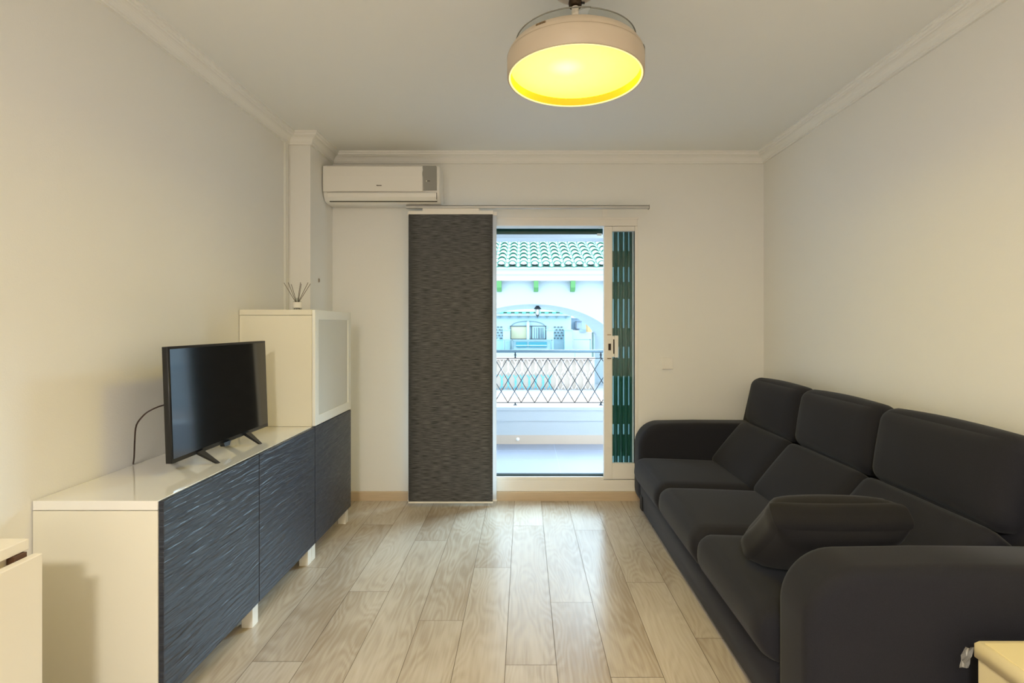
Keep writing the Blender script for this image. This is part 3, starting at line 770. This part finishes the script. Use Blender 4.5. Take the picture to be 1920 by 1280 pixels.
for x in (-2.0, -1.06, -0.100, 0.850, 1.80):
    MB().box(x-0.008, x+0.008, RY-0.008, RY+0.008, zt_, zfun(659)).lathe([(0.008, zt_+0.03), (0.016, zt_+0.038), (0.008, zt_+0.046)], (x, RY), 10).box(x-0.016, x+0.016, RY-0.012, RY+0.012, zt_, zt_+0.006).build('upper_post', IRON, ra)
    MB().box(x-0.008, x+0.008, RY-0.008, RY+0.008, 0.402, zb2).box(x-0.018, x+0.018, RY-0.018, RY+0.018, 0.402, 0.408).build('lower_post', IRON, ra)
sp = 25.05/984*RY; xo = (952.2-983)/984*RY
for dirn in (1, -1):
    for k in range(-13, 17):
        x = xo + k*sp; x2 = x + dirn*2*sp
        if min(x, x2) < -2.34 or max(x, x2) > 2.34: continue
        MB().tube([(x, RY+0.002*dirn, zt_), (x2, RY+0.002*dirn, zb2)], 0.0042, 6).build('lattice_bar', IRON, ra)

# ------------------------------------------------------------------ arcade building opposite
A = thing('arcade_building', (0.15, 10.6, -3.2), 'white arcade building with green tiled roof and wide arch across from the balcony', 'building')
YA, YI = 10.0, 11.2
def arch(cx, a, bq, zs_, y, n=40, x0=-1, x1=1):
    return [(cx + a*math.cos(PI*(1-k/n)), y, zs_ + bq*math.sin(PI*(1-k/n))) for k in range(n+1)]
fo = arch(0.15, 1.73, 1.02, 0.663, YA); bi = arch(0.13, 1.37, 0.64, 0.985, YI)
fo = [(fo[0][0], YA, -0.1)] + fo + [(fo[-1][0], YA, -0.1)]; bi = [(bi[0][0], YI, -0.1)] + bi + [(bi[-1][0], YI, -0.1)]
mb = MB(); zt2 = 2.30
def facewall(mb, arc, x0, x1, ztop, zbot, y):
    n = len(arc); vs = [(x0, y, zbot), (x0, y, ztop), (x1, y, ztop), (x1, y, zbot)]
    vs += [(p[0], y, ztop) for p in arc] + list(arc)
    fs = []
    for i in range(n-1): fs.append([4+i, 4+i+1, 4+n+i+1, 4+n+i])
    fs.append([0, 1, 4, 4+n]); fs.append([3, 2, 4+n-1, 4+2*n-1])
    mb._new(vs, fs)
facewall(mb, fo, -4.0, 4.6, zt2, -0.1, YA); facewall(mb, bi, -4.0, 4.6, zt2, -0.1, YI)
n = len(fo); mb._new(list(fo)+list(bi), [[i, i+1, n+i+1, n+i] for i in range(n-1)])
mb.box(-4.0, -3.99, YA, YI, -0.1, zt2).box(4.59, 4.6, YA, YI, -0.1, zt2)
mb.box(-4.0, 4.6, YA, YI+2.0, -3.2, -0.20)
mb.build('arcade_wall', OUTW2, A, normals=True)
MB().box(-4.0, 4.6, YA-0.10, YI+2.0, -0.075, 0.035).build('floor_slab', OUTW, A)
MB().box(-4.0, 4.6, YA-0.04, YA+0.001, -0.20, -0.075).build('tile_band', BEIGET, A)
MB().box(-4.2, 4.8, YA-0.18, YA+0.3, 2.115, 2.235, 0.01).box(-4.2, 4.8, YA-0.26, YA+0.3, 2.225, 2.33, 0.01).build('eaves_moulding', OUTW, A)
for k in range(-6, 7):
    x = 0.222 + 0.695*k
    MB().prism([(YA+0.0, 2.115), (YA-0.16, 2.115), (YA-0.15, 1.99), (YA-0.06, 1.925), (YA, 1.915)], 'x', x-0.043, x+0.043).build('corbel', LIME, A)
# roof tiles: pan and cover tiles in one surface
rt = MB(); pitch = math.radians(20); ex = 0.34; W = 0.205; ny, nx = 11, 42
yE, zE = YA-0.36, 2.365
sn_, cs_ = math.sin(pitch), math.cos(pitch)
def tile(xc, s0, s1, r0, r1, up, lift):
    vs, fs = [], []; ns = 8; th = 0.019
    for (s, r, lf_) in ((s0, r0, lift), (s1, r1, lift*0.4)):
        for off in (0, th):
            for k in range(ns+1):
                t = PI*k/ns; rx = (r-off)*math.cos(t); rz = (r-off)*math.sin(t)*(1 if up else -1)
                h_ = rz*0.92 + lf_
                vs.append((xc+rx, yE + s*cs_ - h_*sn_, zE + s*sn_ + h_*cs_))
    m = ns+1
    for k in range(ns):
        fs.append([k, k+1, 2*m+k+1, 2*m+k]); fs.append([m+k, m+k+1, 3*m+k+1, 3*m+k])
    rt._new(vs, fs, 0, True)
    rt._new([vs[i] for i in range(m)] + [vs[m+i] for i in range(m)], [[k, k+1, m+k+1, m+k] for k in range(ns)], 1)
for i in range(nx):
    xc = -4.2 + i*W + 0.09
    for j in range(ny):
        tile(xc, j*ex, (j+1)*ex+0.05, 0.078, 0.064, True, 0.045)
        tile(xc+W/2, j*ex-0.03, (j+1)*ex+0.02, 0.052, 0.046, False, 0.030)
for i in range(nx):
    xc = -4.2 + i*W + 0.09; vs = [(xc, yE-0.045*sn_+0.012, zE+0.045*cs_-0.01)]
    for k in range(9):
        t = PI*k/8; h_ = 0.068*math.sin(t)*0.92+0.045; vs.append((xc+0.068*math.cos(t), yE+0.012-h_*sn_, zE+h_*cs_))
    rt._new(vs, [[0, k, k+1] for k in range(1, 9)], 2)
rt.box(-4.2, 4.5, 0, ny*ex, -0.03, 0.0, M=Matrix.Translation((0, yE, zE-0.02)) @ Matrix.Rotation(pitch, 4, 'X'), mi=0)
rt.build('roof', [MINT, MINT_SHADOW, OUTW], A, normals=False)
# balustrade of curved blocks
bs = thing('block_balustrade', (0.1, 10.15, 0.035), 'pale balustrade of curved pierced blocks inside the arch', 'balustrade')
BY = 10.12
MB().box(-1.58, 1.36, BY-0.05, BY+0.05, 0.625, 0.665).build('coping', PINKW, bs)
MB().box(-1.58, 1.36, BY+0.05, BY+0.10, 0.035, 0.640).build('backing_panel', mat('pale_backing', (186, 172, 160), 0.8), bs)
for col in range(11):
    x = -1.43 + col*0.265
    for row, (za, zb_) in enumerate(((0.345, 0.620), (0.045, 0.325))):
        bk = MB()
        for s in (-1, 1):
            pts = [(x + s*(0.105-0.055*math.sin(PI*t/8)), BY, za+(zb_-za)*t/8) for t in range(9)]
            bk.tube(pts, 0.013, 6)
            pts = [(x + s*(0.02+0.055*math.sin(PI*t/8)), BY, za+(zb_-za)*t/8) for t in range(9)]
            bk.tube(pts, 0.011, 6)
        o = bk.build('pierced_block', mat('block_aqua', (96, 164, 186), 0.7) if (row == 1 and 1 < col < 8) else mat('block_white', (206, 208, 208), 0.7), bs)
# drainpipe and lantern
MB().tube([(1.448, 11.12, -0.10), (1.448, 11.12, 1.13)], 0.020, 10).build('drainpipe', PIPE, label='grey green pipe running down the right side of the arch', cat='pipe')
ln = thing('lantern', (0.262, 10.35, 1.36), 'black wall lantern hanging in the middle of the arch', 'lantern')
qx, qy = 0.262, 10.35
zz = lambda py: EYE-(py-608)/984*qy
MB().lathe([(0.002, zz(571)), (0.012, zz(572)), (0.035, zz(574)), (0.072, zz(578.5)), (0.075, zz(579.5)), (0.03, zz(580)), (0.0, zz(580))], (qx, qy), 6).build('cap', IRON, ln)
MB().lathe([(0.050, zz(580)), (0.032, zz(590.5))], (qx, qy), 6).build('lantern_glass', mat('lantern_glass', (226, 232, 230), 0.2), ln)
for k in range(6):
    a = PI/3*k; MB().tube([(qx+0.052*math.cos(a), qy+0.052*math.sin(a), zz(580)), (qx+0.033*math.cos(a), qy+0.033*math.sin(a), zz(590.5))], 0.004, 5).build('glazing_bar', IRON, ln)
MB().lathe([(0.0, zz(596.5)), (0.006, zz(594)), (0.024, zz(592)), (0.036, zz(590)), (0.0, zz(590))], (qx, qy), 6).build('finial', IRON, ln)
MB().tube([(qx, qy, zz(572)), (qx, qy, 1.685)], 0.006, 6).build('hanging_rod', IRON, ln)

# ------------------------------------------------------------------ far house seen through the arch
F = thing('far_house', (0.2, 23.0, -3.2), 'pale house with teal awning seen far off through the arch', 'building')
FY = 22.0
fx = lambda px: (px-983)/984*FY
fz = lambda py: EYE-(py-608)/984*FY
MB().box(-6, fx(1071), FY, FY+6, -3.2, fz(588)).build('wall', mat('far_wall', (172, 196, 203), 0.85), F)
MB().box(-6, fx(1071), FY-0.30, FY+0.2, fz(592), fz(587)).build('eaves', OUTW, F)
rf = MB(); x = -6.0
while x < fx(1064):
    rf.prism([(x+0.04, fz(588)), (x+0.16, fz(588)), (x+0.2, fz(584.5)), (x, fz(584.5))], 'y', FY-0.42, FY-0.3); x += 0.31
rf.prism([(FY-0.40, fz(585.5)), (FY-0.40, fz(584.5)), (FY+4, fz(563)), (FY+4, fz(585.5))], 'x', -6.2, fx(1064))
rf.build('roof', mat('far_green_tile', (92, 190, 150), 0.4), F)
for k in range(-8, 5):
    px = 990.5 + 17.7*k
    if px > 1075: continue
    MB().prism([(fx(px)-0.06, fz(592)), (fx(px)+0.06, fz(592)), (fx(px), fz(597))], 'y', FY-0.14, FY).build('corbel', GREYL, F)
# arched window with curtains
wn = MB()
wn.box(fx(956.5), fx(1024), FY-0.06, FY-0.01, fz(612), fz(610.4)).box(fx(956.5), fx(958.5), FY-0.06, FY-0.01, fz(635.5), fz(611)).box(fx(1022), fx(1024), FY-0.06, FY-0.01, fz(635.5), fz(611)).box(fx(996), fx(998), FY-0.06, FY-0.01, fz(635.5), fz(611)).box(fx(956.5), fx(1024), FY-0.06, FY-0.01, fz(636), fz(634.6))
wo = wn.build('window_frame', STONE, F)
MB().box(fx(958.5), fx(987), FY-0.03, FY-0.01, fz(634.6), fz(612)).build('curtain', CREAM, wo)
MB().box(fx(998), fx(1022), FY-0.03, FY-0.01, fz(634.6), fz(612)).build('pane', mat('far_pane', (176, 214, 228), 0.3), wo)
gm = MB()
for px in (1002, 1006, 1009.5, 1012, 1015, 1018): gm.box(fx(px)-0.012, fx(px)+0.012, FY-0.06, FY-0.03, fz(634), fz(614))
gm.build('window_grille', STONE, wo)
MB().box(fx(987.5), fx(992.5), FY-0.18, FY, fz(654), fz(604)).prism([(fx(987), fz(604)), (fx(993), fz(604)), (fx(990), fz(601.5))], 'y', FY-0.2, FY).build('pilaster', mat('pilaster_white', (184, 208, 214), 0.8), F)
ar = [Vector((fx(990) + (fx(1021)-fx(990))*math.cos(PI*(1-k/20)), FY-0.03, fz(611) + (fz(602)-fz(611))*math.sin(PI*(1-k/20)))) for k in range(21)]
MB().tube(ar, 0.016, 5).build('arch_moulding', GREYL, F)
for (a, b_) in ((925, 943.5), (1038, 1057.5)):
    st = MB(); random.seed(5)
    for r in range(5):
        for c_ in range(int((b_-a)/6)+1):
            px = a + c_*6.2 + (r % 2)*3 + random.uniform(-.6, .6); py = 613 + r*5.2
            if px+4 > b_+2: continue
            st.prism([(fx(px), fz(py)), (fx(px+1.2), fz(py-1.2)), (fx(px+3.6), fz(py-1.0)), (fx(px+4.4), fz(py)), (fx(px+3.2), fz(py+1.1)), (fx(px+1), fz(py+1.0))], 'y', FY-0.05, FY)
    st.build('stone_cladding', STONE, F)
# lower storey: garden walls, parapets, awning
for (a, b_, zt3, dy) in ((925, 944, 637, 0.3), (944, 957, 618.5, 0.5), (1024, 1037, 618.5, 0.5), (1057, 1071, 618.5, 0.5)):
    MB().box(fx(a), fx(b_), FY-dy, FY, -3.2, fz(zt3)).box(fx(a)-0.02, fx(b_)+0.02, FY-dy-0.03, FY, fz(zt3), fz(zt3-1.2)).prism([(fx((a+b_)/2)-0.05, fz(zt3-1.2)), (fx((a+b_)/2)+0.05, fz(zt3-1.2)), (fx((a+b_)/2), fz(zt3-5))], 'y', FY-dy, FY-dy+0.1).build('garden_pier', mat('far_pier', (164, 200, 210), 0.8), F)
MB().box(fx(944), fx(1037), FY-0.7, FY-0.62, fz(637), fz(635.4)).box(fx(960.5), fx(962), FY-0.7, FY-0.62, fz(654), fz(636)).box(fx(1032), fx(1033.5), FY-0.7, FY-0.62, fz(672), fz(636)).box(fx(946.5), fx(948), FY-0.7, FY-0.62, fz(654), fz(637)).build('terrace_rail', GREYL, F)
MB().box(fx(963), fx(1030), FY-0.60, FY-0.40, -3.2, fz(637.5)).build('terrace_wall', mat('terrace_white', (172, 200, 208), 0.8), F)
MB().box(fx(968), fx(988), FY-0.68, FY-0.60, fz(649), fz(640)).box(fx(991.5), fx(1024), FY-0.68, FY-0.60, fz(649), fz(640)).build('awning', TEAL, F)
MB().box(fx(968), fx(1024), FY-0.69, FY-0.60, fz(646.8), fz(645.6)).build('awning_stripe', mat('awning_stripe', (190, 230, 236), 0.7), F)
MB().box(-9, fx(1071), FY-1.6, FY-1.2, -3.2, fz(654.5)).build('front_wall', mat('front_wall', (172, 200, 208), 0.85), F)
# neighbouring house to the right, with a box, tan awning and balcony
Nn = thing('neighbour_house', (5.5, 24.0, -3.2), 'white stepped house behind the right part of the arch, with tan awning', 'building')
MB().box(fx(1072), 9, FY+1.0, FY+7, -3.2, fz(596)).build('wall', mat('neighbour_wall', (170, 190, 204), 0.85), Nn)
MB().box(fx(1072), 9, FY+0.8, FY+7, fz(596), fz(593.5)).build('coping', OUTW, Nn)
MB().box(fx(1081), fx(1092), FY+0.3, FY+1.0, fz(616), fz(602.5)).build('roof_box', mat('box_blue_grey', (140, 156, 176), 0.8), Nn)
MB().box(fx(1080), fx(1082), FY+0.25, FY+0.3, fz(616), fz(602)).box(fx(1080), fx(1092), FY+0.25, FY+0.3, fz(603), fz(602)).build('box_frame', STONE, Nn)
MB().box(fx(1072), fx(1110), FY-0.1, FY+1.0, -3.2, fz(619)).build('lower_wall', OUTW, Nn)
MB().box(fx(1086), fx(1098), FY-0.15, FY-0.1, fz(622.5), fz(617.5)).build('vent', mat('vent_blue', (150, 172, 200), 0.7), Nn)
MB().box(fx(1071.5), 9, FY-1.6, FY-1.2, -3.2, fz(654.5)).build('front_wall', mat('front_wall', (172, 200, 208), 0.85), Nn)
MB().box(fx(1072), fx(1102), FY-0.9, FY-0.85, fz(636.2), fz(634.4)).box(fx(1101), fx(1102.8), FY-0.9, FY-0.85, fz(670), fz(634.4)).build('terrace_rail', GREYL, Nn)
MB().prism([(fx(1097), fz(607)), (fx(1103.5), fz(618)), (fx(1105), fz(622)), (fx(1098), fz(622))], 'y', FY-0.9, FY-0.2).build('awning', TAN, Nn)
struct('ground', B(-40, 40, 6.0, 60, -3.4, -3.2), ASPH)
struct('ground_terrace', B(-4, 4.6, 13.25, 20.3, -3.2, -1.0), ASPH)

# ------------------------------------------------------------------ lights
w = bpy.data.worlds.new('World'); sc.world = w; w.use_nodes = True
bg = w.node_tree.nodes['Background']; bg.inputs[0].default_value = (0.70, 0.87, 1.0, 1); bg.inputs[1].default_value = 4.6
sky_fill = bpy.data.lights.new('sky_fill', 'SUN'); so = bpy.data.objects.new('sky_fill', sky_fill); C.objects.link(so)  # soft blue light added for open-sky daylight on the floor
sky_fill.energy = 13.0; sky_fill.angle = math.radians(45); sky_fill.color = (0.52, 0.80, 1.0)
so.rotation_euler = Vector((-0.48, -0.72, -0.60)).to_track_quat('-Z', 'Y').to_euler()
# second ceiling lamp of the room, behind the camera
al = bpy.data.lights.new('room_lamp', 'AREA'); al.shape = 'DISK'; al.size = 0.35; al.energy = 98; al.color = (1.0, 0.95, 0.90)
ao = bpy.data.objects.new('room_lamp', al); C.objects.link(ao); ao.location = (-0.35, -1.3, 2.50); ao.rotation_euler = (0, 0, 0)
# portal guiding skylight through the door opening
pl = bpy.data.lights.new('door_portal', 'AREA'); pl.shape = 'RECTANGLE'; pl.size = 1.6; pl.size_y = 1.95
po = bpy.data.objects.new('door_portal', pl); C.objects.link(po); po.location = (0.0, 4.04, 1.09); po.rotation_euler = (-PI/2, 0, 0)
pl.cycles.is_portal = True

sc.render.engine = 'CYCLES'
sc.cycles.max_bounces = 10; sc.cycles.diffuse_bounces = 6; sc.cycles.glossy_bounces = 4
sc.cycles.transparent_max_bounces = 12
sc.cycles.use_denoising = True; sc.cycles.sample_clamp_indirect = 6
try: sc.cycles.denoiser = 'OPENIMAGEDENOISE'
except Exception: pass
sc.view_settings.view_transform = 'Standard'; sc.view_settings.look = 'None'
sc.view_settings.gamma = 1; sc.view_settings.exposure = 0.0; sc.view_settings.use_curve_mapping = False
